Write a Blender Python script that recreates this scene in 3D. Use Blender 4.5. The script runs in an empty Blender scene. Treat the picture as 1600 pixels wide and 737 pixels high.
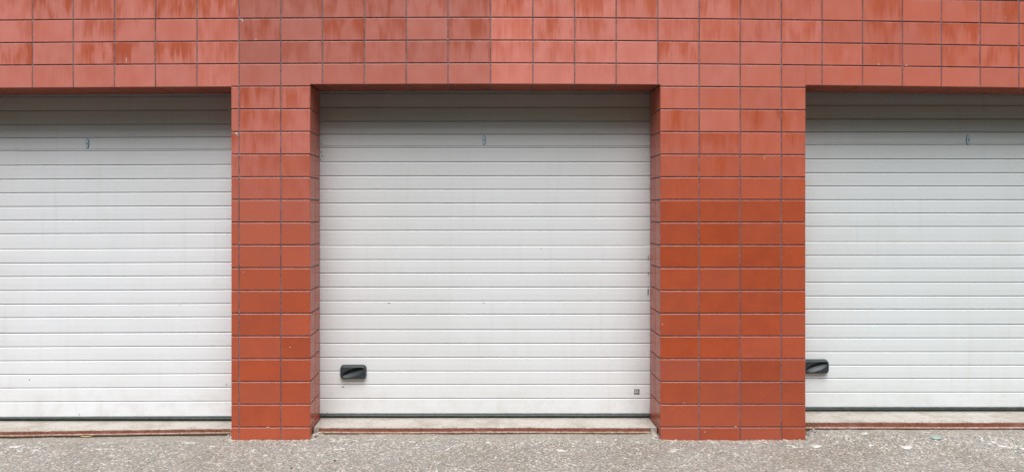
import bpy, math, random
from mathutils import Vector, noise

random.seed(7)
S = bpy.context.scene
COL = S.collection
R = math.radians

# ------------------------------------------------------------------ camera
PX = 250.0            # photo pixels per metre on the tiled wall face (y = 0)
CX, CY = 749.0, 330.0  # photo pixel of the point straight ahead of the lens
CAMZ, CAMD = 1.42, 4.67
DEPTH = 0.30          # depth of the door reveals


def wx(px): return (px - CX) / PX
def wz(py): return CAMZ - (py - CY) / PX
def dz(py): return CAMZ - (py - CY) / PX * (CAMD + DEPTH) / CAMD   # on the door plane
def dx(px): return (px - CX) / PX * (CAMD + DEPTH) / CAMD


cam = bpy.data.cameras.new('camera')
co = bpy.data.objects.new('camera', cam)
COL.objects.link(co)
co.location = (0, -CAMD, CAMZ)
co.rotation_euler = (R(90), 0, 0)
cam.sensor_width = 36
cam.lens = 36 * CAMD / 6.4
cam.shift_x = (800 - CX) / 1600
cam.shift_y = -(368.5 - CY) / 1600
cam.clip_start = 0.05
cam.clip_end = 1000
S.camera = co

# ------------------------------------------------------------------ light
SUN_EL = 60
W = bpy.data.worlds.new('World')
S.world = W
W.use_nodes = True
nt = W.node_tree
for n in list(nt.nodes):
    nt.nodes.remove(n)
sky = nt.nodes.new('ShaderNodeTexSky')
sky.sky_type = 'NISHITA'
sky.sun_disc = False
sky.sun_elevation = R(SUN_EL)
sky.sun_rotation = R(180)
sky.air_density = 1.0
sky.dust_density = 3.0
hs = nt.nodes.new('ShaderNodeHueSaturation')
hs.inputs['Saturation'].default_value = 0.5
bg = nt.nodes.new('ShaderNodeBackground')
bg.inputs['Strength'].default_value = 0.05
wo = nt.nodes.new('ShaderNodeOutputWorld')
nt.links.new(sky.outputs[0], hs.inputs['Color'])
nt.links.new(hs.outputs[0], bg.inputs['Color'])
nt.links.new(bg.outputs[0], wo.inputs['Surface'])

sl = bpy.data.lights.new('sun', 'SUN')
sl.energy = 1.5
sl.angle = R(46)
sl.color = (1.0, 0.995, 0.985)
so = bpy.data.objects.new('sun', sl)
COL.objects.link(so)
so.location = (0, -8, 12)
so.rotation_euler = (R(90 - SUN_EL), 0, R(0))

S.view_settings.view_transform = 'Standard'
S.view_settings.look = 'None'
S.view_settings.gamma = 1
S.view_settings.use_curve_mapping = False
S.view_settings.exposure = 1.43


# ------------------------------------------------------------------ helpers
def tag(o, label=None, cat=None, group=None, kind=None):
    if label: o['label'] = label
    if cat: o['category'] = cat
    if group: o['group'] = group
    if kind: o['kind'] = kind
    return o


def empty(name, loc=(0, 0, 0)):
    o = bpy.data.objects.new(name, None)
    COL.objects.link(o)
    o.location = loc
    o.empty_display_size = 0.2
    return o


class MB:
    """collects faces for ONE mesh object"""

    def __init__(self):
        self.v, self.f, self.m, self.uv, self.at = [], [], [], [], []

    def face(self, pts, mat=0, uv=None, at=(0, 0, 1, 0)):
        b = len(self.v)
        self.v += [tuple(p) for p in pts]
        self.f.append(tuple(range(b, b + len(pts))))
        self.m.append(mat)
        self.uv.append(uv or [(0, 0)] * len(pts))
        self.at.append(at)

    def shell(self, vs, fs, mat=0):
        b = len(self.v)
        self.v += [tuple(p) for p in vs]
        for f in fs:
            self.f.append(tuple(i + b for i in f))
            self.m.append(mat)
            self.uv.append([(0, 0)] * len(f))
            self.at.append((0, 0, 1, 0))

    def box(self, x0, x1, y0, y1, z0, z1, mat=0):
        vs = [(x, y, z) for x in (x0, x1) for y in (y0, y1) for z in (z0, z1)]
        self.shell(vs, [(0, 1, 3, 2), (4, 6, 7, 5), (0, 4, 5, 1), (2, 3, 7, 6), (0, 2, 6, 4), (1, 5, 7, 3)], mat)

    def build(self, name, mats, parent=None, smooth=False, warp=None, attrs=False):
        me = bpy.data.meshes.new(name)
        vs = [warp(p) for p in self.v] if warp else self.v
        me.from_pydata(vs, [], self.f)
        for m in (mats if isinstance(mats, (list, tuple)) else [mats]):
            me.materials.append(m)
        me.polygons.foreach_set('material_index', self.m)
        if attrs:
            ul = me.uv_layers.new(name='UVMap')
            flat = [c for f in self.uv for p in f for c in p]
            ul.data.foreach_set('uv', flat)
            for i, nm in enumerate(('rand', 'bloom', 'tone', 'streak')):
                a = me.attributes.new(nm, 'FLOAT', 'FACE')
                a.data.foreach_set('value', [t[i] for t in self.at])
        if smooth:
            me.polygons.foreach_set('use_smooth', [True] * len(self.f))
        me.update()
        o = bpy.data.objects.new(name, me)
        COL.objects.link(o)
        if parent:
            o.parent = parent
            o.matrix_parent_inverse.identity()
            o.location = -parent.location if parent.type == 'EMPTY' else (0, 0, 0)
        return o


class NT:
    """small node-graph writer"""

    def __init__(self, name):
        self.mat = bpy.data.materials.new(name)
        self.mat.use_nodes = True
        self.t = self.mat.node_tree
        self.b = self.t.nodes['Principled BSDF']

    def n(self, typ, ins=None, **kw):
        nd = self.t.nodes.new('ShaderNode' + typ)
        for k, v in kw.items():
            setattr(nd, k, v)
        for k, v in (ins or {}).items():
            self.set(nd.inputs[k], v)
        return nd

    def set(self, sock, v):
        if isinstance(v, bpy.types.NodeSocket):
            self.t.links.new(v, sock)
        else:
            if sock.type == 'RGBA' and len(v) == 3:
                v = (*v, 1)
            sock.default_value = v

    def math(self, op, a, b=0.0, c=0.0, clamp=False):
        nd = self.n('Math', {0: a, 1: b, 2: c}, operation=op)
        nd.use_clamp = clamp
        return nd.outputs[0]

    def mix(self, f, a, b, blend='MIX'):
        nd = self.n('Mix', None, data_type='RGBA', blend_type=blend)
        self.set(nd.inputs[0], f)
        self.set(nd.inputs[6], a)
        self.set(nd.inputs[7], b)
        return nd.outputs[2]

    def smooth(self, x, lo, hi, a=0.0, b=1.0):
        nd = self.n('MapRange', {0: x, 1: lo, 2: hi, 3: a, 4: b}, interpolation_type='SMOOTHSTEP')
        return nd.outputs[0]

    def noise(self, vec, scale, detail=3.0, rough=0.55, out=0, dist=0.0):
        nd = self.n('TexNoise', {'Vector': vec, 'Scale': scale, 'Detail': detail, 'Roughness': rough, 'Distortion': dist})
        return nd.outputs[out]

    def xyz(self, x=0.0, y=0.0, z=0.0):
        return self.n('CombineXYZ', {0: x, 1: y, 2: z}).outputs[0]

    def attr(self, nm):
        return self.n('Attribute', None, attribute_name=nm, attribute_type='GEOMETRY').outputs['Fac']

    def pos(self):
        return self.n('NewGeometry').outputs['Position']

    def bump(self, h, strength=0.3, dist=0.002):
        nd = self.n('Bump', {'Height': h, 'Strength': strength, 'Distance': dist})
        self.set(self.b.inputs['Normal'], nd.outputs[0])

    def out(self, color, rough=0.5, **kw):
        self.set(self.b.inputs['Base Color'], color)
        self.set(self.b.inputs['Roughness'], rough)
        for k, v in kw.items():
            self.set(self.b.inputs[k.replace('_', ' ')], v)
        return self.mat


# ------------------------------------------------------------------ materials
def m_tile():
    k = NT('glazed_red_tile')
    uv = k.n('UVMap', None, uv_map='UVMap').outputs[0]
    sp = k.n('SeparateXYZ', {0: uv})
    u, v = sp.outputs[0], sp.outputs[1]
    rnd, bloom, tone, streak = k.attr('rand'), k.attr('bloom'), k.attr('tone'), k.attr('streak')
    off = k.math('MULTIPLY', rnd, 97.0)
    uo = k.math('ADD', u, off)
    # run marks: narrow columns where rain washed the pale film away
    fine = k.noise(k.xyz(k.math('MULTIPLY', uo, 80.0), k.math('ADD', k.math('MULTIPLY', v, 0.9), off), 0.0), 1.0, 4.0, 0.7)
    broad = k.noise(k.xyz(k.math('MULTIPLY', uo, 11.0), k.math('ADD', k.math('MULTIPLY', v, 0.55), off), 3.0), 1.0, 2.0, 0.5)
    col = k.math('ADD', k.math('MULTIPLY', fine, 0.36), k.math('MULTIPLY', broad, 0.74))
    col = k.smooth(col, 0.43, 0.66)
    length = k.noise(k.xyz(k.math('MULTIPLY', uo, 17.0), off, 7.0), 1.0, 4.0, 0.72)
    length = k.smooth(length, 0.30, 0.60, 0.3, 1.5)
    down = k.math('SUBTRACT', 1.0, v)
    reach = k.smooth(k.math('SUBTRACT', length, down), -0.15, 0.90)
    top = k.smooth(k.math('ADD', down, k.math('MULTIPLY', k.noise(k.xyz(k.math('MULTIPLY', uo, 60.0), off, 1.0), 1.0), 0.16)), 0.06, 0.17, 0.75, 0.0)
    top = k.math('MULTIPLY', top, k.smooth(broad, 0.45, 0.6))
    run = k.math('MULTIPLY', k.math('MAXIMUM', k.math('MULTIPLY', col, reach), top), streak, clamp=True)
    cloud = k.noise(k.xyz(k.math('MULTIPLY', uo, 9.0), k.math('MULTIPLY', v, 1.1), off), 1.0, 3.0, 0.6)
    film = k.math('MULTIPLY', bloom, k.math('SUBTRACT', 1.0, k.math('MULTIPLY', run, 0.82)))
    film = k.math('MULTIPLY', film, k.smooth(cloud, 0.25, 0.75, 0.84, 1.12), clamp=True)
    clean = k.mix(k.smooth(cloud, 0.35, 0.65), (0.425, 0.079, 0.028), (0.380, 0.068, 0.027))
    c = k.mix(film, clean, (0.575, 0.196, 0.157))
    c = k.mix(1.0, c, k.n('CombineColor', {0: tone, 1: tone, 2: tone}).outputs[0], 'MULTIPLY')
    # small pale specks of mortar
    vor = k.n('TexVoronoi', {'Vector': k.pos(), 'Scale': 9.0}, feature='F1')
    speck = k.math('MULTIPLY', k.smooth(vor.outputs['Distance'], 0.014, 0.024, 1.0, 0.0), k.smooth(rnd, 0.5, 0.6))
    c = k.mix(speck, c, (0.5, 0.42, 0.38))
    ro = k.math('ADD', k.math('MULTIPLY', film, 0.12), 0.26)
    h = k.noise(k.pos(), 55.0, 2.0)
    k.bump(h, 0.05, 0.002)
    return k.out(c, ro, Specular_IOR_Level=0.45)


def m_grout():
    k = NT('grey_grout')
    n1 = k.noise(k.pos(), 60.0, 4.0)
    n2 = k.noise(k.pos(), 7.0, 2.0)
    c = k.mix(k.smooth(n1, 0.3, 0.7), (0.150, 0.095, 0.100), (0.270, 0.205, 0.210))
    c = k.mix(k.smooth(n2, 0.52, 0.66), c, (0.13, 0.10, 0.10))
    return k.out(c, 0.9, Specular_IOR_Level=0.2)


def m_door(name, colr, seed):
    k = NT(name)
    p = k.pos()
    sp = k.n('SeparateXYZ', {0: p})
    x, z = sp.outputs[0], sp.outputs[2]
    big = k.noise(k.xyz(x, seed, z), 1.6, 4.0, 0.6)
    run = k.noise(k.xyz(k.math('MULTIPLY', x, 18.0), seed, k.math('MULTIPLY', z, 1.1)), 1.0, 4.0, 0.65)
    c = k.mix(k.smooth(big, 0.35, 0.7), colr, tuple(a * b for a, b in zip(colr, (0.955, 0.955, 0.945))))
    c = k.mix(k.smooth(run, 0.52, 0.78, 0.0, 0.16), c, (0.48, 0.46, 0.40))
    # splash dirt and dust rising from the sill
    low = k.math('MULTIPLY', k.smooth(z, 0.02, 0.42, 1.0, 0.0), k.smooth(k.noise(k.xyz(x, seed, z), 9.0, 5.0, 0.7), 0.4, 0.75))
    c = k.mix(k.math('MULTIPLY', low, 0.28), c, (0.42, 0.38, 0.32))
    vor = k.n('TexVoronoi', {'Vector': k.xyz(x, seed, z), 'Scale': 5.5}, feature='F1')
    rc = k.n('SeparateColor', {0: vor.outputs['Color']})
    size = k.math('MULTIPLY', rc.outputs[0], 0.017)
    spk = k.math('MULTIPLY', k.math('LESS_THAN', vor.outputs['Distance'], size), k.math('GREATER_THAN', rc.outputs[1], 0.62))
    c = k.mix(k.math('MULTIPLY', spk, 0.6), c, (0.22, 0.20, 0.18))
    # fine stucco-like lines of the embossed sheet
    em = k.noise(k.xyz(k.math('MULTIPLY', x, 6.0), 0.0, k.math('MULTIPLY', z, 330.0)), 1.0, 2.0)
    dent = k.noise(k.xyz(k.math('MULTIPLY', x, 1.3), seed, k.math('MULTIPLY', z, 4.0)), 1.0, 2.0)
    k.bump(k.math('ADD', k.math('MULTIPLY', em, 0.12), dent), 0.28, 0.004)
    return k.out(c, 0.42, Specular_IOR_Level=0.4)


def m_ground():
    k = NT('worn_aggregate_paving')
    p = k.pos()
    sp = k.n('SeparateXYZ', {0: p})
    x, y = sp.outputs[0], sp.outputs[1]
    g = k.xyz(x, y, 0.0)
    warpv = k.n('VectorMath', {0: g, 1: k.n('VectorMath', {0: k.noise(g, 40.0, 2.0, 0.5, 1), 'Scale': 0.012}, operation='SCALE').outputs[0]}, operation='ADD').outputs[0]
    v1 = k.n('TexVoronoi', {'Vector': warpv, 'Scale': 100.0}, feature='F1')
    v2 = k.n('TexVoronoi', {'Vector': warpv, 'Scale': 210.0}, feature='F1')
    c1 = k.n('SeparateColor', {0: v1.outputs['Color']})
    c2 = k.n('SeparateColor', {0: v2.outputs['Color']})
    grain = k.math('ADD', k.math('MULTIPLY', c1.outputs[0], 0.6), k.math('MULTIPLY', c2.outputs[0], 0.4))
    c = k.mix(grain, (0.152, 0.139, 0.121), (0.435, 0.413, 0.372))
    # warm and cool stones
    c = k.mix(k.math('MULTIPLY', k.math('GREATER_THAN', c1.outputs[1], 0.86), 0.5), c, (0.36, 0.235, 0.18))
    c = k.mix(k.math('MULTIPLY', k.math('GREATER_THAN', c1.outputs[2], 0.84), 0.5), c, (0.20, 0.22, 0.23))
    clus = k.noise(g, 3.2, 4.0, 0.6)
    chip = k.math('MULTIPLY', k.math('GREATER_THAN', c1.outputs[1], k.smooth(clus, 0.30, 0.72, 0.90, 0.74)), k.math('LESS_THAN', c1.outputs[1], 0.955))
    c = k.mix(k.math('MULTIPLY', chip, 0.62), c, (0.60, 0.57, 0.53))
    # a few larger pale and dark stones
    v3 = k.n('TexVoronoi', {'Vector': warpv, 'Scale': 48.0}, feature='F1')
    c3 = k.n('SeparateColor', {0: v3.outputs['Color']})
    rim = k.smooth(v3.outputs['Distance'], 0.30, 0.46, 1.0, 0.0)
    c = k.mix(k.math('MULTIPLY', rim, k.math('MULTIPLY', k.math('GREATER_THAN', c3.outputs[0], 0.93), 0.85)), c, (0.68, 0.66, 0.63))
    c = k.mix(k.math('MULTIPLY', rim, k.math('MULTIPLY', k.math('GREATER_THAN', c3.outputs[1], 0.93), 0.55)), c, (0.17, 0.13, 0.12))
    dark = k.math('GREATER_THAN', c2.outputs[2], 0.93)
    c = k.mix(k.math('MULTIPLY', dark, 0.8), c, (0.075, 0.068, 0.060))
    # worn patches
    big = k.noise(g, 1.5, 5.0, 0.6)
    c = k.mix(k.smooth(big, 0.40, 0.68), c, k.mix(1.0, c, (0.86, 0.83, 0.80), 'MULTIPLY'))
    mauve = k.noise(k.xyz(x, y, 5.0), 5.0, 4.0, 0.6)
    c = k.mix(k.smooth(mauve, 0.58, 0.72, 0.0, 0.45), c, (0.25, 0.19, 0.175))
    # spilt mortar: white blotches near the wall
    blot = k.noise(k.xyz(k.math('MULTIPLY', x, 0.7), y, 2.0), 13.0, 4.0, 0.62)
    near = k.smooth(y, -0.55, -0.02)
    thr = k.smooth(near, 0.0, 1.0, 0.72, 0.614)
    wmask = k.smooth(k.math('SUBTRACT', k.math('ADD', blot, k.math('MULTIPLY', k.math('SUBTRACT', grain, 0.5), 0.07)), thr), -0.01, 0.04, 0.0, 0.8)
    c = k.mix(wmask, c, (0.66, 0.64, 0.63))
    # fine pale dust lying along the sills
    dn = k.noise(g, 7.0, 4.0, 0.6)
    dust = k.smooth(k.math('ADD', y, k.math('MULTIPLY', dn, 0.18)), 0.0, 0.15, 0.0, 0.8)
    c = k.mix(dust, c, k.mix(grain, (0.25, 0.222, 0.185), (0.36, 0.325, 0.28)))
    # unseen yard past the pale strip: dark asphalt added to cut bounce light
    edge = k.math('ADD', y, k.math('MULTIPLY', k.noise(g, 6.0, 3.0), 0.05))
    added_asph = k.mix(k.math('MULTIPLY', grain, 0.8), (0.030, 0.030, 0.031), (0.075, 0.073, 0.070))
    c = k.mix(k.smooth(edge, -0.80, -0.78, 1.0, 0.0), c, added_asph)
    h = k.math('ADD', k.math('MULTIPLY', v1.outputs['Distance'], -1.2), k.noise(g, 120.0, 3.0))
    k.bump(h, 0.55, 0.006)
    return k.out(c, 0.92, Specular_IOR_Level=0.2)


def m_concrete():
    k = NT('pale_concrete')
    p = k.pos()
    a = k.noise(p, 5.0, 5.0, 0.65)
    b = k.noise(p, 70.0, 4.0, 0.6)
    sp = k.n('SeparateXYZ', {0: p})
    c = k.mix(k.smooth(b, 0.3, 0.7), (0.39, 0.362, 0.325), (0.47, 0.445, 0.41))
    c = k.mix(k.smooth(a, 0.45, 0.66, 0.0, 0.75), c, (0.30, 0.265, 0.22))
    c = k.mix(k.smooth(k.noise(p, 38.0, 3.0, 0.6), 0.64, 0.70, 0.0, 0.6), c, (0.20, 0.17, 0.14))
    str_ = k.noise(k.xyz(k.math('MULTIPLY', sp.outputs[0], 5.0), k.math('MULTIPLY', sp.outputs[1], 40.0), 1.0), 1.0, 3.0)
    c = k.mix(k.smooth(str_, 0.60, 0.68, 0.0, 0.5), c, (0.36, 0.22, 0.17))
    # ragged darkening towards the back joint
    e = k.noise(p, 25.0, 4.0)
    back = k.smooth(k.math('ADD', sp.outputs[1], k.math('MULTIPLY', e, 0.06)), 0.27, 0.33, 0.0, 0.65)
    c = k.mix(back, c, (0.20, 0.18, 0.15))
    k.bump(b, 0.4, 0.003)
    return k.out(c, 0.9, Specular_IOR_Level=0.25)


def m_rust():
    k = NT('rusty_steel')
    p = k.pos()
    a = k.noise(p, 14.0, 5.0, 0.7)
    b = k.noise(p, 90.0, 4.0, 0.65)
    c = k.mix(k.smooth(b, 0.3, 0.7), (0.115, 0.042, 0.026), (0.255, 0.098, 0.060))
    c = k.mix(k.smooth(a, 0.45, 0.7, 0.0, 0.6), c, (0.30, 0.16, 0.12))
    c = k.mix(k.smooth(b, 0.68, 0.74), c, (0.42, 0.34, 0.29))
    k.bump(b, 0.5, 0.002)
    return k.out(c, 0.8, Specular_IOR_Level=0.3)


def m_lip():
    k = NT('worn_steel_lip')
    p = k.pos()
    b = k.noise(p, 60.0, 4.0, 0.65)
    a = k.noise(p, 9.0, 4.0, 0.65)
    c = k.mix(k.smooth(b, 0.35, 0.7), (0.30, 0.15, 0.115), (0.50, 0.37, 0.32))
    c = k.mix(k.smooth(a, 0.5, 0.7, 0.0, 0.6), c, (0.24, 0.10, 0.065))
    return k.out(c, 0.7)


def m_simple(name, c0, c1, scale, rough, **kw):
    k = NT(name)
    n = k.noise(k.pos(), scale, 4.0, 0.6)
    c = k.mix(k.smooth(n, 0.3, 0.7), c0, c1)
    k.bump(n, 0.15, 0.002)
    return k.out(c, rough, **kw)


TILE, GROUT = m_tile(), m_grout()
GROUND, CONC, RUST, LIP = m_ground(), m_concrete(), m_rust(), m_lip()
SEAL = m_simple('dark_green_rubber', (0.010, 0.020, 0.017), (0.030, 0.046, 0.040), 40, 0.42)
SEALTOP = m_simple('grey_aluminium_strip', (0.14, 0.17, 0.175), (0.21, 0.235, 0.24), 30, 0.4, Metallic=0.3)
PLASTIC = m_simple('slate_plastic', (0.021, 0.030, 0.033), (0.029, 0.039, 0.042), 25, 0.48)
CHROME = m_simple('sky_tinted_metal', (0.52, 0.70, 0.82), (0.62, 0.79, 0.90), 60, 0.3)  # sky reflection put into the base colour of the lock face
RIM = m_simple('dark_metal_rim', (0.10, 0.15, 0.18), (0.16, 0.22, 0.26), 60, 0.4)
BLACK = m_simple('black_gap', (0.010, 0.010, 0.010), (0.020, 0.020, 0.020), 20, 0.8)
STONE = m_simple('grit_stone', (0.17, 0.145, 0.12), (0.56, 0.52, 0.47), 45, 0.9)
YELLOW = m_simple('yellow_paper', (0.72, 0.60, 0.18), (0.78, 0.70, 0.35), 30, 0.7)
TEAL = m_simple('pale_green_film', (0.24, 0.33, 0.285), (0.34, 0.41, 0.37), 35, 0.6)
STRAW = m_simple('dry_straw', (0.30, 0.27, 0.13), (0.13, 0.16, 0.07), 12, 0.8)
STKDARK = m_simple('sticker_ink', (0.040, 0.030, 0.032), (0.070, 0.055, 0.058), 60, 0.5)
STKPALE = m_simple('sticker_paper', (0.45, 0.41, 0.42), (0.56, 0.52, 0.53), 60, 0.6)
GRASS = m_simple('meadow_grass', (0.040, 0.085, 0.022), (0.075, 0.135, 0.040), 1.5, 0.9)
ROOFM = m_simple('grey_coping', (0.22, 0.21, 0.20), (0.30, 0.29, 0.28), 8, 0.7)


# ------------------------------------------------------------------ ground
DOORS = {            # opening edges (photo px on the wall face), lintel base line, sill numbers
    'left': dict(x0=-185, x1=361.5, lint=134.4, sill=wz(0) * 0 + 0.028, edge=0.090, gz=-0.006, st=0.027),
    'mid': dict(x0=484.5, x1=1032, lint=131.2, sill=0.049, edge=0.066, gz=0.018, st=0.030),
    'right': dict(x0=1258.5, x1=1864, lint=130.2, sill=0.092, edge=0.035, gz=0.056, st=0.036),
}


def sstep(a, b, x):
    t = max(0.0, min(1.0, (x - a) / (b - a)))
    return t * t * (3 - 2 * t)


def ground_h(x, y):
    h = -0.007 + 0.004 * noise.noise(Vector((x * 0.9, y * 0.9, 3.1)))
    near = sstep(-3.0, -0.5, y)
    h += near * 0.004 * noise.noise(Vector((x * 5, y * 5, 0.7)))
    h += near * 0.0022 * noise.noise(Vector((x * 21, y * 21, 8.2)))
    h += 0.006 * min(0.0, y)      # gentle fall away from the wall
    for d in DOORS.values():
        a, b = wx(d['x0']), wx(d['x1'])
        wid = 0.06 + 0.22 * (1 - sstep(-0.12, 0.03, y))
        k = sstep(a, a + wid, x) * (1 - sstep(b - wid, b, x))
        ramp = sstep(-0.34, d['edge'] - 0.01, y) if d['gz'] > 0.03 else sstep(-0.16, d['edge'] - 0.01, y)
        h += k * ramp * d['gz']
        # crumbled mortar piled in the corner beside the pillar
        for e, s in ((a, 1), (b, -1)):
            r = math.hypot((x - e - s * 0.02) / 0.06, (y - d['edge'] * 0.75) / 0.06)
            if r < 1 and a < x < b and y > 0.0:
                h += (1 - r * r) ** 2 * 0.024 * (0.75 + 0.6 * noise.noise(Vector((x * 60, y * 60, 1))))
    return h


def lin(a, b, n): return [a + (b - a) * i / n for i in range(n + 1)]


gx = [-160, -80, -40, -20, -10, -6] + lin(-3.6, 4.0, 330) + [6, 10, 20, 40, 80, 160]
gy = [-160, -80, -40, -20, -12, -8, -5, -3.5, -2.4, -1.7, -1.3] + lin(-1.0, 0.34, 68) + [0.6, 1.5, 4, 10, 30, 60]
gv = [(x, y, ground_h(x, y)) for y in gy for x in gx]
nx = len(gx)
gf = [(j * nx + i, j * nx + i + 1, (j + 1) * nx + i + 1, (j + 1) * nx + i) for j in range(len(gy) - 1) for i in range(nx - 1)]
mb = MB()
mb.shell(gv, gf)
tag(mb.build('ground', GROUND, smooth=True), 'worn beige aggregate paving in front of the garage doors', 'ground', kind='structure')

# unseen grassy bank, added behind the viewer to block the low sky
bv, bf = [], []
bx = lin(-60, 60, 60)
prof = [(-6.4, -0.25), (-6.9, 0.25), (-7.6, 1.6), (-8.6, 3.6), (-9.8, 5.8), (-11.2, 7.8), (-13, 9.6), (-15.5, 11.0), (-24, 12.2), (-60, 13.0)]
for (yy, zz) in prof:
    for x in bx:
        bv.append((x, yy + 0.5 * noise.noise(Vector((x * 0.3, yy, 0))), zz + 0.25 * noise.noise(Vector((x * 0.4, yy * 0.5, 4))) * (zz > 0)))
n1 = len(bx)
for j in range(len(prof) - 1):
    for i in range(n1 - 1):
        bf.append((j * n1 + i, (j + 1) * n1 + i, (j + 1) * n1 + i + 1, j * n1 + i + 1))
mb = MB()
mb.shell(bv, bf)
tag(mb.build('sky_block_bank', GRASS, smooth=True), 'unseen grassy bank added behind the viewer to block low sky', 'bank', kind='structure')


# ------------------------------------------------------------------ tiled wall
def sag_px(px):
    if px < 767:
        return 3.5 * min(1.2, (767 - px) / 767) ** 1.5
    return 7.9 * min(1.25, (px - 767) / 833) ** 1.6


def warp(p):
    """the long courses sag a little towards both ends of the row"""
    x, y, z = p
    f = max(0.0, min(1.25, (z - 1.42) / 0.92))
    return (x, y, z - sag_px(x * PX + CX) / PX * f)


VJ = [50.5, 114.4, 178.7, 243, 307.8, 373.6, 438.8, 503.8, 569.3, 634.8, 700, 766.5, 832.6, 897.8, 962.8, 1027.8,
      1092.5, 1156.6, 1221, 1284.5, 1347.7, 1410, 1471, 1531.6, 1592.2]
VJ = [50.5 - 64 * i for i in range(13, 0, -1)] + VJ + [1592.2 + 62 * i for i in range(1, 14)]
PITCH = 35.5
ROW0 = 98.8          # a course joint high on the wall (before sag)
G = 0.0036           # half joint


def tile_props(px, py):
    """weathering of one tile: pale lime film, run marks and tone, exposure steps included"""
    r = random.random()
    if py < 134:
        bloom = 0.90 - 0.32 * sstep(950, 1350, px)
        streak = 1.0 if py < 98 else 0.32
        if 373 < px < 767: streak *= 0.75
        if px > 767: streak *= 0.75
    else:
        t = (py - 134) / 550
        bloom = 0.60 - 0.52 * sstep(0.02, 0.42, t) if px > 800 else 0.74 - 0.62 * sstep(0.05, 0.70, t)
        streak = 0.75 * (1 - sstep(0.12, 0.45, t))
    streak *= random.choice([0.25, 0.6, 0.8, 1.0, 1.15, 1.3])
    bloom += random.uniform(-0.07, 0.07)
    tone = 1.0 + random.uniform(-0.045, 0.045)
    if py < 98 and 373 < px < 767:          # darker exposure block put into the tile tone
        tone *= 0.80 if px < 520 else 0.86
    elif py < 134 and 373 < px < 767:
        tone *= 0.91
    elif py < 134 and 767 < px < 1000:
        tone *= 1.20 - 0.10 * sstep(800, 1000, px)
    if px > 1000 and py < 300:
        tone *= 1.09
    if py < 134 and px < 373:
        tone *= 1.04
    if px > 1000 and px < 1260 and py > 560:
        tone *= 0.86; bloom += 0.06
    return (r, max(0.0, min(1.0, bloom)), tone, streak)


def tile(mb, O, U, V, N, u0, u1, v0, v1, props, open_=(0, 0, 0, 0)):
    """one glazed tile in the cell u0..u1, v0..v1 with its joint behind; open_ = sides without a joint"""
    a0 = u0 + (0 if open_[0] else G); a1 = u1 - (0 if open_[1] else G)
    b0 = v0 + (0 if open_[2] else G); b1 = v1 - (0 if open_[3] else G)
    if a1 - a0 < 0.006 or b1 - b0 < 0.006: return
    bv_ = 0.0024
    j = [random.uniform(-0.0005, 0.0005) for _ in range(4)]

    def P(u, v, d): return O + U * u + V * v - N * d
    w, h = a1 - a0, b1 - b0

    def uv(u, v): return ((u - a0), (v - b0) / h)
    cor = [(a0, b0), (a1, b0), (a1, b1), (a0, b1)]
    ins = [(a0 + bv_, b0 + bv_), (a1 - bv_, b0 + bv_), (a1 - bv_, b1 - bv_), (a0 + bv_, b1 - bv_)]
    F = [P(u, v, j[i]) for i, (u, v) in enumerate(ins)]
    M = [P(u, v, 0.0016 + j[i]) for i, (u, v) in enumerate(cor)]
    B = [P(u, v, 0.0075) for (u, v) in cor]
    mb.face(F, 0, [uv(*c) for c in ins], props)
    for i in range(4):
        k = (i + 1) % 4
        mb.face([M[i], M[k], F[k], F[i]], 0, [uv(*cor[i]), uv(*cor[k]), uv(*ins[k]), uv(*ins[i])], props)
        mb.face([B[i], B[k], M[k], M[i]], 0, [uv(*cor[i]), uv(*cor[k]), uv(*cor[k]), uv(*cor[i])], props)
    mb.face([P(u0, v0, 0.0045), P(u1, v0, 0.0045), P(u1, v1, 0.0045), P(u0, v1, 0.0045)], 1)


XV, ZV, YV = Vector((1, 0, 0)), Vector((0, 0, 1)), Vector((0, 1, 0))
FRONT_O, FRONT_N = Vector((0, 0, 0)), Vector((0, -1, 0))


def cells(px0, px1):
    c = [px0] + [j for j in VJ if px0 + 4 < j < px1 - 4] + [px1]
    return list(zip(c[:-1], c[1:]))


rows_low = [ROW0 + PITCH * i for i in range(1, 17)] + [690]     # courses of the pillars


def pillar(px0, px1, side0, side1, label=None):
    mb = MB()
    for (y0, y1) in zip(rows_low[:-1], [*rows_low[1:]]):
        if y1 - y0 < 3: continue
        for (c0, c1) in cells(px0, px1):
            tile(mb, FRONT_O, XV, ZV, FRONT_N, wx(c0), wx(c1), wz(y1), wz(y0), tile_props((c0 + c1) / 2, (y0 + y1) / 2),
                 (c0 == px0, c1 == px1, y1 == 690, 0))
        for (on, pe, nrm) in ((side0, px0, -1), (side1, px1, 1)):
            if not on: continue
            N_ = Vector((nrm, 0, 0))
            O_ = Vector((wx(pe), 0, 0))
            for (d0, d1) in ((0.0075, 0.145), (0.145, 0.288)):
                pr = tile_props(pe, (y0 + y1) / 2)
                pr = (pr[0], pr[1] * 0.75, pr[2], pr[3] * 0.4)
                yt = {484.5: 131.2, 1032: 131.2, 1258.5: 130.2, 1864: 130.2}.get(pe, y0) if y0 == rows_low[0] else y0   # up to the soffit
                if nrm > 0:
                    tile(mb, O_, YV, ZV, N_, d0, d1, wz(y1), wz(yt), pr, (0, d1 > 0.2, y1 == 690, 0))
                else:
                    tile(mb, O_, -YV, ZV, N_, -d1, -d0, wz(y1), wz(yt), pr, (d1 > 0.2, 0, y1 == 690, 0))
    mb.box(wx(px0) + 0.012, wx(px1) - 0.012, 0.012, 0.29, -0.1, 2.243, 1)
    o = mb.build('pillar', [TILE, GROUT], wall, warp=warp, attrs=True)
    if label: o['label'] = label
    return o


wall = empty('tiled_wall', (0, 0.15, 0))
tag(wall, 'red glazed tile wall with streaked upper courses framing the white garage doors', 'wall', kind='thing')

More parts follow.
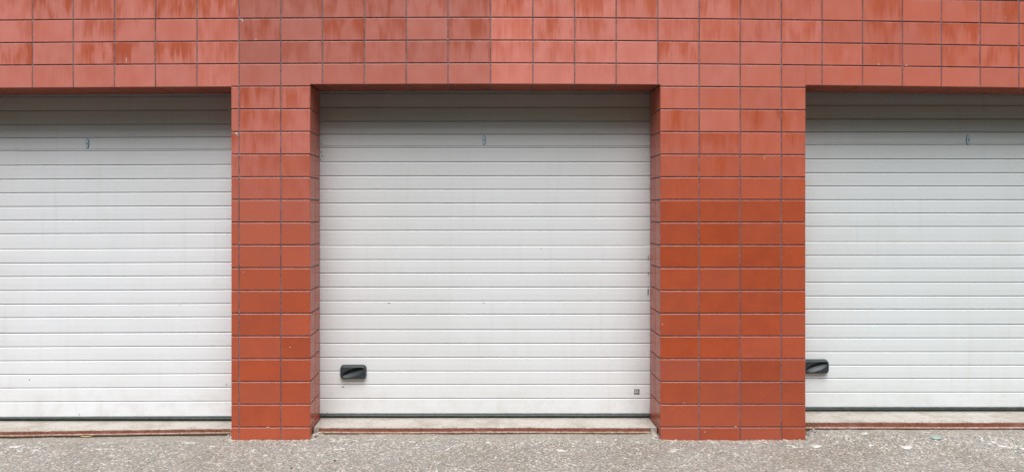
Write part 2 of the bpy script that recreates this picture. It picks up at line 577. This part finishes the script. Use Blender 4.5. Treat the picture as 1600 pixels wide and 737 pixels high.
# lintel: the band of courses above the openings, its soffits included
mb = MB()
rows_up = [ROW0 - PITCH * i for i in range(13, -1, -1)]
EX0, EX1 = -440, 2000
for (y0, y1) in zip(rows_up[:-1], rows_up[1:]):
    for (c0, c1) in cells(EX0, EX1):
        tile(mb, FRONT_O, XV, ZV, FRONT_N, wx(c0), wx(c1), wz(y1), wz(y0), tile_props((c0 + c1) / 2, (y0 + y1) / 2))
yb = ROW0 + PITCH
spans = [(EX0, -185, yb, 0), (-185, 361.5, 134.4, 1), (361.5, 484.5, yb, 0), (484.5, 1032, 131.2, 1), (1032, 1258.5, yb, 0),
         (1258.5, 1864, 130.2, 1), (1864, EX1, yb, 0)]
for (c0, c1) in cells(EX0, EX1):
    # a tile of the lowest course may reach past the opening's corner: cut it there
    cuts = [c0] + [e for e in (-185, 361.5, 484.5, 1032, 1258.5, 1864) if c0 < e < c1] + [c1]
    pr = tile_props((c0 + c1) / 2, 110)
    for (e0, e1) in zip(cuts[:-1], cuts[1:]):
        m_ = (e0 + e1) / 2
        low, op = next((s[2], s[3]) for s in spans if s[0] <= m_ <= s[1])
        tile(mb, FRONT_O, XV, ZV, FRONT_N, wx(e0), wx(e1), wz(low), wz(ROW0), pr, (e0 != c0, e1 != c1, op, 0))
for (s0, s1, low, op) in spans:
    if not op: continue
    for (c0, c1) in cells(s0, s1):
        pr = tile_props((c0 + c1) / 2, 110)
        pr = (pr[0], pr[1] * 0.08, pr[2] * 0.92, 0.0)    # no rain and little film here; tone darkened to deepen the soffit's shade
        for (d0, d1) in ((0.0075, 0.284),):
            tile(mb, Vector((0, 0, wz(low))), XV, YV, Vector((0, 0, -1)), wx(c0), wx(c1), d0, d1, pr, (c0 == s0, c1 == s1, 0, 1))
mb.box(wx(EX0) + 0.01, wx(EX1) - 0.01, 0.012, 0.29, 2.245, wz(rows_up[0]) - 0.01, 1)
mb.build('lintel', [TILE, GROUT], wall, warp=warp, attrs=True)
pillar(361.5, 484.5, 1, 1, 'narrow tiled pillar two tiles wide')
pillar(1032, 1258.5, 1, 1, 'wide tiled pillar four tiles across')
pillar(EX0, -185, 0, 1)
pillar(1864, EX1, 1, 0)
mb = MB()
zt = wz(rows_up[0])
mb.box(wx(EX0) - 0.04, wx(EX1) + 0.04, -0.05, 0.40, zt + 0.004, zt + 0.09)
mb.build('coping', ROOFM, wall, warp=warp)

# specks of pale mortar stuck to the tiles
MORTAR = m_simple('pale_mortar', (0.52, 0.47, 0.44), (0.66, 0.62, 0.60), 90, 0.9)
for (px, py, rx, rz) in ((377.5, 30.8, 2.6, 1.0), (379, 33, .8, 2.0), (400, 62, .9, 1.2), (369.5, 208.5, 2.4, 1.3), (371, 210.5, .8, 1.6), (1372.6, 101, 1.3, .9),
                         (1416, 102.8, 1.6, .6), (1571, 28, .8, .8), (380.5, 425, .8, .8), (1194.5, 247, .7, 1.2), (197.5, 94, .5, 4.0), (1035, 506, .8, 1.2),
                         (1069, 629, .9, .7), (1149.5, 666, 1.4, .9), (1101, 674, .8, .8), (700, 63, 1.0, .7), (418.5, 667, 2.2, .7), (453, 542, .8, .8)):
    rx /= PX; rz /= PX
    pts = [(wx(px) + rx * math.cos(t) * random.uniform(.6, 1.25), wz(py) + rz * math.sin(t) * random.uniform(.6, 1.25))
           for t in [2 * math.pi * i / 10 for i in range(10)]]
    n_ = len(pts)
    mb = MB()
    mb.shell([(x, -0.0016, z) for x, z in pts] + [(x, 0.002, z) for x, z in pts],
             [tuple(range(n_))[::-1]] + [(i, (i + 1) % n_, n_ + (i + 1) % n_, n_ + i) for i in range(n_)])
    mb.build('mortar_speck', MORTAR, wall)

# ------------------------------------------------------------------ garage doors
LINES = [145.6, 167.9, 189.5, 210.3, 231.2, 253.4, 275.2, 296.4, 317.9, 339.1, 360.3, 384.2, 406, 426.9, 448.7, 470.2,
         491, 515.1, 536.6, 558.4, 579.6, 600.8, 622.3, 646.3]
SECTIONS = [(0, 5), (5, 11), (11, 17), (17, 23)]
MAPY = {'left': lambda y: y + 4.3, 'mid': lambda y: y, 'right': lambda y: 249 + (y - 253.4) * 0.9855}
PAINT = {'left': m_door('white_paint', (0.785, 0.800, 0.830), 0.0),
         'mid': m_door('warm_white_paint', (0.730, 0.740, 0.755), 11.0),
         'right': m_door('cool_white_paint', (0.710, 0.748, 0.765), 23.0)}
YD = DEPTH           # face plane of the doors


def slat_profile(zt_, zb_, first):
    """(y, z) from top to bottom: groove, rounded shoulder, flat face, sharp lower edge"""
    g = 0.0046
    pts = []
    top = zt_ - (0.001 if first else 0.0)
    pts += [(YD + 0.0046, top), (YD + 0.0042, top - 0.0003), (YD + 0.0030, top - 0.0015), (YD + 0.0010, top - 0.0035), (YD, top - 0.0065)]
    pts += [(YD - 0.0008, (zt_ + zb_) / 2)]
    pts += [(YD, zb_ + g + 0.0010), (YD + 0.0008, zb_ + g), (YD + 0.0046, zb_ + g + 0.0006)]
    return pts


def oval(cx, cz, rx, rz, n=28):
    return [(cx + rx * math.cos(2 * math.pi * i / n), cz + rz * math.sin(2 * math.pi * i / n)) for i in range(n)]


def extrude_xz(mb, pts, y_front, y_back, chamfer=0.0, mat=0):
    """flat outline in x, z given thickness towards the viewer"""
    n = len(pts)
    cx = sum(p[0] for p in pts) / n; cz = sum(p[1] for p in pts) / n
    rmax = max(math.hypot(p[0] - cx, p[1] - cz) for p in pts)
    s = 1 - chamfer / rmax
    F = [(cx + (x - cx) * s, y_front, cz + (z - cz) * s) for x, z in pts]
    M = [(x, y_front + chamfer, z) for x, z in pts]
    B = [(x, y_back, z) for x, z in pts]
    vs = F + M + B
    fs = [tuple(range(n))[::-1]]
    for i in range(n):
        k = (i + 1) % n
        fs.append((i, k, n + k, n + i))
        fs.append((n + i, n + k, 2 * n + k, 2 * n + i))
    mb.shell(vs, fs, mat)


def handle_mesh(mb, cx, cz):
    """moulded plastic pull: rounded block with a slanting scooped grip"""
    hw, hh, H, rc = 0.0873, 0.0470, 0.030, 0.025
    NU, NV = 88, 48

    def sd(x, z):       # signed distance to the rounded outline
        qx, qz = abs(x) - hw + rc, abs(z) - hh + rc
        return math.hypot(max(qx, 0), max(qz, 0)) + min(max(qx, qz), 0) - rc

    def height(x, z):
        d = -sd(x, z)
        h = H * min(1.0, max(0.0, 1 - (1 - min(d, 0.012) / 0.012) ** 2)) ** 0.5
        h += 0.004 * (1 - (z / hh) ** 2)
        ca, sa = math.cos(R(20)), math.sin(R(20))
        p = (x * ca + z * sa) / 0.074
        q = (-x * sa + z * ca) / 0.0250
        q += 0.10 * p
        r2 = p * p + q * q
        if r2 < 1:
            t = max(0.0, (q + math.sqrt(max(0.0, 1 - p * p))) / (2 * math.sqrt(max(1e-4, 1 - p * p))))   # 0 lower rim, 1 upper rim
            prof = (t / 0.70) ** 0.85 if t < 0.70 else max(0.0, (1 - t) / 0.30) ** 0.6
            h -= 0.031 * prof * (1 - p * p) ** 0.4
        return max(0.0, h) if d > 0 else 0.0
    vs, fs = [], []
    for j in range(NV + 1):
        for i in range(NU + 1):
            x = hw * (2 * i / NU - 1); z = hh * (2 * j / NV - 1)
            d = sd(x, z)
            if d > 0:      # pull outside points onto the outline
                ax, az = (hw - rc) * (1 if x > 0 else -1), (hh - rc) * (1 if z > 0 else -1)
                l = math.hypot(x - ax, z - az)
                x, z = ax + (x - ax) / l * rc, az + (z - az) / l * rc
                h = 0.0
            else:
                h = height(x, z)
            vs.append((cx + x, YD - 0.0015 - h, cz + z))
    n = NU + 1
    for j in range(NV):
        for i in range(NU):
            fs.append((j * n + i, j * n + i + 1, (j + 1) * n + i + 1, (j + 1) * n + i))
    mb.shell(vs, fs)
    # skirt down to the door sheet
    rim = [j * n for j in range(NV + 1)]


def make_door(key, label, lock, handle, sticker=False, tilt=0.0, spots=()):
    d = DOORS[key]
    x0, x1 = wx(d['x0']) - 0.03, wx(d['x1']) + 0.03
    xm = (x0 + x1) / 2
    root = empty('garage_door', (xm, YD, d['sill']))
    tag(root, label, 'garage door', 'white sectional garage doors')
    yy = [dz(MAPY[key](l)) for l in LINES]

    def skew(p): return (p[0], p[1], p[2] + tilt * (p[0] - wx(300)))
    for (a, b) in SECTIONS:
        mb = MB()
        for i in range(a, b):
            prof = slat_profile(yy[i], yy[i + 1], i == a)
            if i == 3:     # extra ridge above the double line
                z_ = yy[i + 1]
                prof[-3:] = [(YD, z_ + 0.0155), (YD + 0.0045, z_ + 0.0142), (YD + 0.0045, z_ + 0.0118), (YD + 0.0008, z_ + 0.0105),
                             (YD, z_ + 0.0092), (YD, z_ + 0.0050), (YD + 0.0035, z_ + 0.0038), (YD + 0.0055, z_ + 0.0012)]
            if i == a and a == 0:
                prof = [(YD, yy[0] + 0.10), (YD, yy[0] + 0.0062), (YD + 0.0008, yy[0] + 0.0052), (YD + 0.0075, yy[0] + 0.0056)] + prof
            m = len(prof)
            vs = [(x0, y, z) for y, z in prof] + [(x1, y, z) for y, z in prof]
            fs = [(j, j + 1, m + j + 1, m + j) for j in range(m - 1)]
            mb.shell(vs, fs)
        # closed back of the section
        zt_, zb_ = yy[a] + (0.10 if a == 0 else -0.001), yy[b] + 0.0062
        mb.box(x0, x1, YD + 0.0076, YD + 0.045, zb_ - (0.0030 if b < 23 else 0), zt_ - 0.001)
        mb.build('door_section', PAINT[key], root, warp=skew)
    # rubber seal under an aluminium strip
    zs = yy[-1] + 0.006
    sill = d['sill']
    mb = MB()
    rad = (zs - sill - 0.007) / 2
    cz = sill + rad + 0.0005
    prof = [(YD + 0.012 - 0.020 * math.cos(t), cz + rad * math.sin(t)) for t in [R(-90 + 15 * i) for i in range(13)]]
    nseg = 40
    m = len(prof)
    vs = []
    for s in range(nseg + 1):
        x = x0 + (x1 - x0) * s / nseg
        w = 0.0012 * noise.noise(Vector((x * 3, 0, ord(key[0]))))
        vs += [(x, y + w, z + (w if z > cz else 0)) for y, z in prof]
    fs = [(s * m + j, s * m + j + 1, (s + 1) * m + j + 1, (s + 1) * m + j) for s in range(nseg) for j in range(m - 1)]
    mb.shell(vs, fs)
    mb.box(x0, x1, YD + 0.014, YD + 0.03, sill + 0.001, zs - 0.001)
    mb.build('bottom_seal', SEAL, root, smooth=True)
    mb = MB()
    mb.box(x0, x1, YD - 0.004, YD + 0.012, zs - 0.0075, zs + 0.0005)
    mb.build('retainer_strip', SEALTOP, root, warp=skew)
    # lock plate with keyhole
    lx, lz = dx(lock[0]), dz(lock[1])
    mb = MB()
    n = 36
    pts = []
    for i in range(n):
        t = 2 * math.pi * i / n
        pts.append((lx + 0.0125 * math.copysign(abs(math.cos(t)) ** 1.15, math.cos(t)), lz + 0.0325 * math.sin(t)))
    extrude_xz(mb, pts, YD - 0.0045, YD + 0.002, 0.002)
    lp = mb.build('lock_plate', RIM, root)
    mb = MB()
    extrude_xz(mb, [(lx - 0.0008 + (x - lx) * 0.72, lz + (z - lz) * 0.88) for x, z in pts], YD - 0.0068, YD - 0.0043, 0.0015)
    fp = mb.build('face', CHROME, None)
    fp.parent = lp
    fp.location = (0, 0, 0)
    mb = MB()
    extrude_xz(mb, oval(lx, lz + 0.001, 0.0036, 0.0036, 16), YD - 0.0080, YD - 0.0060)
    extrude_xz(mb, [(lx - 0.0015, lz - 0.008), (lx + 0.0015, lz - 0.008), (lx + 0.0015, lz), (lx - 0.0015, lz)], YD - 0.0078, YD - 0.0060)
    kh = mb.build('keyhole', BLACK, None)
    kh.parent = lp
    kh.location = (0, 0, 0)
    if handle:
        mb = MB()
        handle_mesh(mb, dx(handle[0]), dz(handle[1]))
        mb.build('handle', PLASTIC, root, smooth=True)
    if sticker:
        sx, sz, q = dx(995), dz(611.4), 0.0172
        mb = MB()
        mb.box(sx - q, sx + q, YD - 0.0016, YD + 0.001, sz - q, sz + q)
        sk = mb.build('sticker', STKDARK, root)
        sk['label'] = 'small dark square sticker with pale mark'
        mb = MB()
        blob = [(-.92, .30), (-.62, .78), (-.10, .90), (.35, .72), (.52, .40), (.80, -.42), (.62, -.62), (.22, -.30), (-.02, -.42),
                (-.16, -.80), (-.60, -.66), (-.90, -.25)]
        extrude_xz(mb, [(sx + a * q * 0.95, sz + b * q * 0.95) for a, b in blob][::-1], YD - 0.0022, YD - 0.0012)
        mk = mb.build('pale_mark', STKPALE, None); mk.parent = sk; mk.location = (0, 0, 0)
        mb = MB()
        extrude_xz(mb, oval(sx - 0.001, sz + 0.002, 0.0035, 0.005, 14), YD - 0.0027, YD - 0.0021)
        dk = mb.build('dark_dot', STKDARK, None); dk.parent = sk; dk.location = (0, 0, 0)
    if spots:
        for (px, py, rx, rz) in spots:
            rx *= 0.8 / 235; rz *= 0.8 / 235
            pts = [(dx(px) + rx * math.cos(t) * random.uniform(.7, 1.2), dz(py) + rz * math.sin(t) * random.uniform(.7, 1.2))
                   for t in [2 * math.pi * i / 11 for i in range(11)]]
            mb = MB()
            extrude_xz(mb, pts, YD - 0.0022, YD + 0.001)
            mb.build('dirt_gap_spot', BLACK, root)
    return root


make_door('left', 'bright white slatted garage door left of the narrow tiled pillar, no handle in view', (137, 224.5), None, tilt=0.0036,
          spots=[(46, 592.5, 1.0, 1.0), (124, 647, .6, 1.6), (354, 600.5, .8, 1.0), (281, 476, .6, .6)])
make_door('mid', 'white slatted garage door between the two pillars with a dark handle and a small square sticker',
          (756.5, 219), (552.5, 580), sticker=True,
          spots=[(503.2, 224.8, .7, .9), (502.1, 238, 1.0, 1.5), (503.3, 243.8, 1.0, 1.3), (501.2, 249, .6, 1.2), (535.8, 604, 1.5, 1.0),
                 (981.5, 198.3, .8, .8), (755.5, 473.5, .8, .8), (512, 644.4, .8, .8), (608, 473, 1.6, .5), (845.5, 388.6, .8, .6), (1012.6, 456, .9, 9), (1012.8, 402, .5, 7), (1012.8, 428, .5, 4)])  # the three at the right edge paint the dark gap beside the reveal
make_door('right', 'cool white slatted garage door right of the wide pillar with its dark handle half hidden', (1512, 218.5), (1272.5, 571.5))

# ------------------------------------------------------------------ thresholds with rusty steel edges
SILLTXT = {'left': 'pale concrete sill with rusty steel edge under the garage door at the narrow pillar\'s left',
           'mid': 'pale concrete sill with rusty steel edge under the garage door between the pillars',
           'right': 'raised pale concrete sill with rusty steel edge under the garage door beside the wide pillar'}
for key in ('left', 'mid', 'right'):
    d = DOORS[key]
    x0, x1 = wx(d['x0']) + 0.006, wx(d['x1']) - 0.006
    root = empty('concrete_threshold', ((x0 + x1) / 2, 0.2, d['sill'] - 0.05))
    tag(root, SILLTXT[key], 'door sill', 'concrete sills under the garage doors', kind='thing')
    sd_ = ord(key[0])

    def fy(x): return d['edge'] + (0.036 * (x - wx(190)) if key == 'left' else 0.0) + 0.010 * noise.noise(Vector((x * 0.8, 0, sd_))) + 0.002 * noise.noise(Vector((x * 5, 1, sd_)))

    def fz(x): return 0.0045 * noise.noise(Vector((x * 0.9, 5, sd_)))
    n = 140
    mb = MB()
    vs, fs = [], []
    m = 6
    for i in range(n + 1):
        x = x0 + (x1 - x0) * i / n
        e = fy(x) + 0.006
        chip = 0.010 * max(0, noise.noise(Vector((x * 18, 2, sd_)))) * (1 if noise.noise(Vector((x * 2.2, 9, sd_))) > -0.1 else 0.2)
        top = d['sill']
        ty = [0.375, 0.22, e + 0.05, e + 0.012, e + 0.002]
        for k, y in enumerate(ty):
            zz = top + fz(x) * (1 - k / 4 * 0 if k > 1 else 0.2) + 0.0012 * noise.noise(Vector((x * 30, y * 30, sd_)))
            if k == 0: zz = top
            if k >= 3: zz -= chip * (0.5 if k == 3 else 1.0)
            vs.append((x, y, zz))
        vs.append((x, e + 0.002, top - 0.09))
    for i in range(n):
        for j in range(m - 1):
            fs.append((i * m + j, i * m + j + 1, (i + 1) * m + j + 1, (i + 1) * m + j))
    mb.shell(vs, fs)
    mb.build('sill_slab', CONC, root)
    # steel angle: upright web, then a lip that stands out at its foot
    xs0, xs1 = (x0 + 0.034, x1 - 0.040) if key == 'mid' else (x0 + 0.004, x1 - 0.004)
    mb = MB()
    vs, fs = [], []
    h = d['st']
    prof = [(0.006, -0.0015), (0.0, -0.0025), (-0.0005, -h * 0.68), (-0.0005, -h * 0.70)]
    prof2 = [(0.0, -h * 0.70), (-0.006, -h * 0.72), (-0.0085, -h * 0.78), (-0.0085, -h * 0.97), (-0.006, -h), (0.006, -h)]
    st = MB(); lp = MB()
    for (pf, M_) in ((prof, st), (prof2, lp)):
        m2 = len(pf)
        vs, fs = [], []
        for i in range(n + 1):
            x = xs0 + (xs1 - xs0) * i / n
            y, z = fy(x), d['sill'] + fz(x) - 0.001
            w = 0.0008 * noise.noise(Vector((x * 25, 3, sd_)))
            vs += [(x, y + a + w, z + b + w) for a, b in pf]
        fs = [(i * m2 + j, i * m2 + j + 1, (i + 1) * m2 + j + 1, (i + 1) * m2 + j) for i in range(n) for j in range(m2 - 1)]
        M_.shell(vs, fs)
    se = st.build('steel_edge', RUST, root)
    lo = lp.build('lip', LIP, None)
    lo.parent = se
    lo.location = (0, 0, 0)

# ------------------------------------------------------------------ loose grit, scraps, wisps
def rock(mb, x, y, z, r):
    ph = (1 + 5 ** 0.5) / 2
    base = [(-1, ph, 0), (1, ph, 0), (-1, -ph, 0), (1, -ph, 0), (0, -1, ph), (0, 1, ph), (0, -1, -ph), (0, 1, -ph), (ph, 0, -1),
            (ph, 0, 1), (-ph, 0, -1), (-ph, 0, 1)]
    F = [(0, 11, 5), (0, 5, 1), (0, 1, 7), (0, 7, 10), (0, 10, 11), (1, 5, 9), (5, 11, 4), (11, 10, 2), (10, 7, 6), (7, 1, 8), (3, 9, 4),
         (3, 4, 2), (3, 2, 6), (3, 6, 8), (3, 8, 9), (4, 9, 5), (2, 4, 11), (6, 2, 10), (8, 6, 7), (9, 8, 1)]
    a = random.uniform(0, 6.28)
    sx, sy, sz = random.uniform(.8, 1.4), random.uniform(.6, 1.1), random.uniform(.4, .8)
    vs = []
    for (u, v, w) in base:
        k = r / 1.9 * random.uniform(.75, 1.2)
        u, v, w = u * sx * k, v * sy * k, w * sz * k
        vs.append((x + u * math.cos(a) - v * math.sin(a), y + u * math.sin(a) + v * math.cos(a), z + w))
    mb.shell(vs, F)


mb = MB()
for key, d in DOORS.items():
    a, b = wx(d['x0']), wx(d['x1'])
    for i in range(260):      # along the foot of the steel edge
        x = random.uniform(max(a, -3.1), min(b, 3.5)); y = d['edge'] - 0.012 - abs(random.gauss(0, 0.03))
        r = random.uniform(0.0015, 0.005)
        rock(mb, x, y, ground_h(x, y) + r * 0.2, r)
    for e, s in ((a, 1), (b, -1)):   # crumbled mortar in the corners
        for i in range(110):
            x = e + s * abs(random.gauss(0.012, 0.028)); y = d['edge'] * random.uniform(-0.2, 1.0) + 0.0
            r = random.uniform(0.002, 0.0085)
            rock(mb, x, y, ground_h(x, y) + r * 0.25, r)
        for i in range(60):          # crumbs along the front of the sill
            x = random.uniform(max(a, -3.1), min(b, 3.5)); y = d['edge'] + abs(random.gauss(0.012, 0.02))
            r = random.uniform(0.0012, 0.0042)
            rock(mb, x, y, d['sill'] + r * 0.2, r)
        for i in range(26):          # crumbs up on the sill
            x = e + s * abs(random.gauss(0.02, 0.05)); y = random.uniform(d['edge'] + 0.01, 0.27)
            r = random.uniform(0.0012, 0.004)
            rock(mb, x, y, d['sill'] + r * 0.3, r)
for (p0, p1) in ((361, 485), (1032, 1259)):      # foot of the pillars
    for i in range(420):
        x = random.uniform(wx(p0) - 0.02, wx(p1) + 0.02); y = -0.003 - abs(random.gauss(0, 0.022))
        r = random.uniform(0.002, 0.0065) * (1.5 if random.random() < 0.12 else 1.0)
        rock(mb, x, y, ground_h(x, y) + r * 0.2, r)
for i in range(1500):                              # strewn over the paving
    x = random.uniform(-3.1, 3.5); y = random.uniform(-0.75, 0.0)
    r = random.choice([0.002, 0.0025, 0.003, 0.004, 0.0055])
    rock(mb, x, y, ground_h(x, y) + r * 0.1, r)
tag(mb.build('loose_grit', STONE), 'loose grit and mortar crumbs strewn along the foot of the wall', 'grit', kind='stuff')

# dark pebbles lying apart on the paving
def gpoint(px, py):
    """the spot on the paving seen at a photo pixel"""
    k = CAMZ / ((py - CY) / PX)
    for _ in range(8):
        yw = -CAMD + CAMD * k
        h = ground_h((px - CX) / PX * k, yw)
        k = (CAMZ - h) / ((py - CY) / PX)
    return (px - CX) / PX * k, -CAMD + CAMD * k, h


for (px, py, r, lab) in ((523, 719.5, 0.0085, 'dark pebble on the paving in front of the middle garage door'),
                         (455.5, 731, 0.007, 'dark pebble on the paving in front of the narrow pillar')):
    x, y, z = gpoint(px, py)
    mb = MB()
    rock(mb, x, y, z + r * 0.3, r)
    tag(mb.build('pebble', BLACK), lab, 'pebble', 'dark pebbles on the paving')


def scrap(name, px, py, hw, hd, mat, label, cat, lift):
    x, y, z = gpoint(px, py)
    mb = MB()
    n, m = 12, 4
    vs = []
    for s in (1, 0):
        for j in range(m + 1):
            for i in range(n + 1):
                u, v = 2 * i / n - 1, 2 * j / m - 1
                wv = math.sqrt(max(0.05, 1 - 0.85 * u * u)) * (1 + 0.25 * noise.noise(Vector((u * 4, v * 2, hw * 99))))
                X, Y = x + u * hw, y + v * hd * wv + 0.15 * hd * u
                vs.append((X, Y, max(ground_h(X, Y), z - 0.002) + 0.006 + lift * (u * u * 0.4 + max(0, v) * 0.5) + s * 0.0012))
    L = (n + 1) * (m + 1)
    fs = []
    for j in range(m):
        for i in range(n):
            q = (j * (n + 1) + i, j * (n + 1) + i + 1, (j + 1) * (n + 1) + i + 1, (j + 1) * (n + 1) + i)
            fs.append(q)
            fs.append(tuple(k + L for k in q[::-1]))
    ring = [i for i in range(n + 1)] + [j * (n + 1) + n for j in range(1, m + 1)] + [m * (n + 1) + i for i in range(n - 1, -1, -1)] + \
           [j * (n + 1) for j in range(m - 1, 0, -1)]
    for a, b in zip(ring, ring[1:] + ring[:1]):
        fs.append((b, a, a + L, b + L))
    mb.shell(vs, fs)
    tag(mb.build(name, mat, smooth=True), label, cat)


scrap('paper_scrap', 135, 682.6, 0.034, 0.010, YELLOW, 'narrow yellow scrap lying against the rusty sill edge', 'litter', 0.006)
scrap('plastic_scrap', 1463, 685.2, 0.030, 0.020, TEAL, 'flat pale green scrap lying on the paving', 'litter', 0.002)

mb = MB()
def wisp(x, y, z, L, az, lean):
    w = 0.0011
    pts = []
    n = 6
    for i in range(n + 1):
        t = i / n
        r = L * t
        pts.append((x + math.cos(az) * r * math.sin(lean * (0.4 + t)), y + math.sin(az) * r * math.sin(lean * (0.4 + t)),
                    z + r * math.cos(lean * (0.4 + t))))
    vs = []
    for i, p in enumerate(pts):
        q = w * (1 - 0.8 * i / n)
        vs += [(p[0] - q, p[1], p[2]), (p[0] + q, p[1], p[2]), (p[0], p[1] + q, p[2])]
    fs = []
    for i in range(n):
        for j in range(3):
            k = (j + 1) % 3
            fs.append((i * 3 + j, i * 3 + k, i * 3 + 3 + k, i * 3 + 3 + j))
    mb.shell(vs, fs)


for (pe, s, key, cnt) in ((1258.5, 1, 'right', 26), (361.5, -1, 'left', 16), (484.5, 1, 'mid', 14), (1032, -1, 'mid', 12)):
    d = DOORS[key]
    for i in range(cnt):
        x = wx(pe) + s * random.uniform(0.006, 0.09)
        y = d['edge'] + random.uniform(-0.02, 0.015)
        wisp(x, y, ground_h(x, y) + 0.012 + (d['sill'] - ground_h(x, y)) * random.uniform(0, .8), random.uniform(0.015, 0.05),
             random.uniform(3.3, 6.1), random.uniform(0.7, 1.35))
tag(mb.build('dry_grass', STRAW), 'dry grass wisps caught in the corners of the door sills', 'grass', kind='stuff')
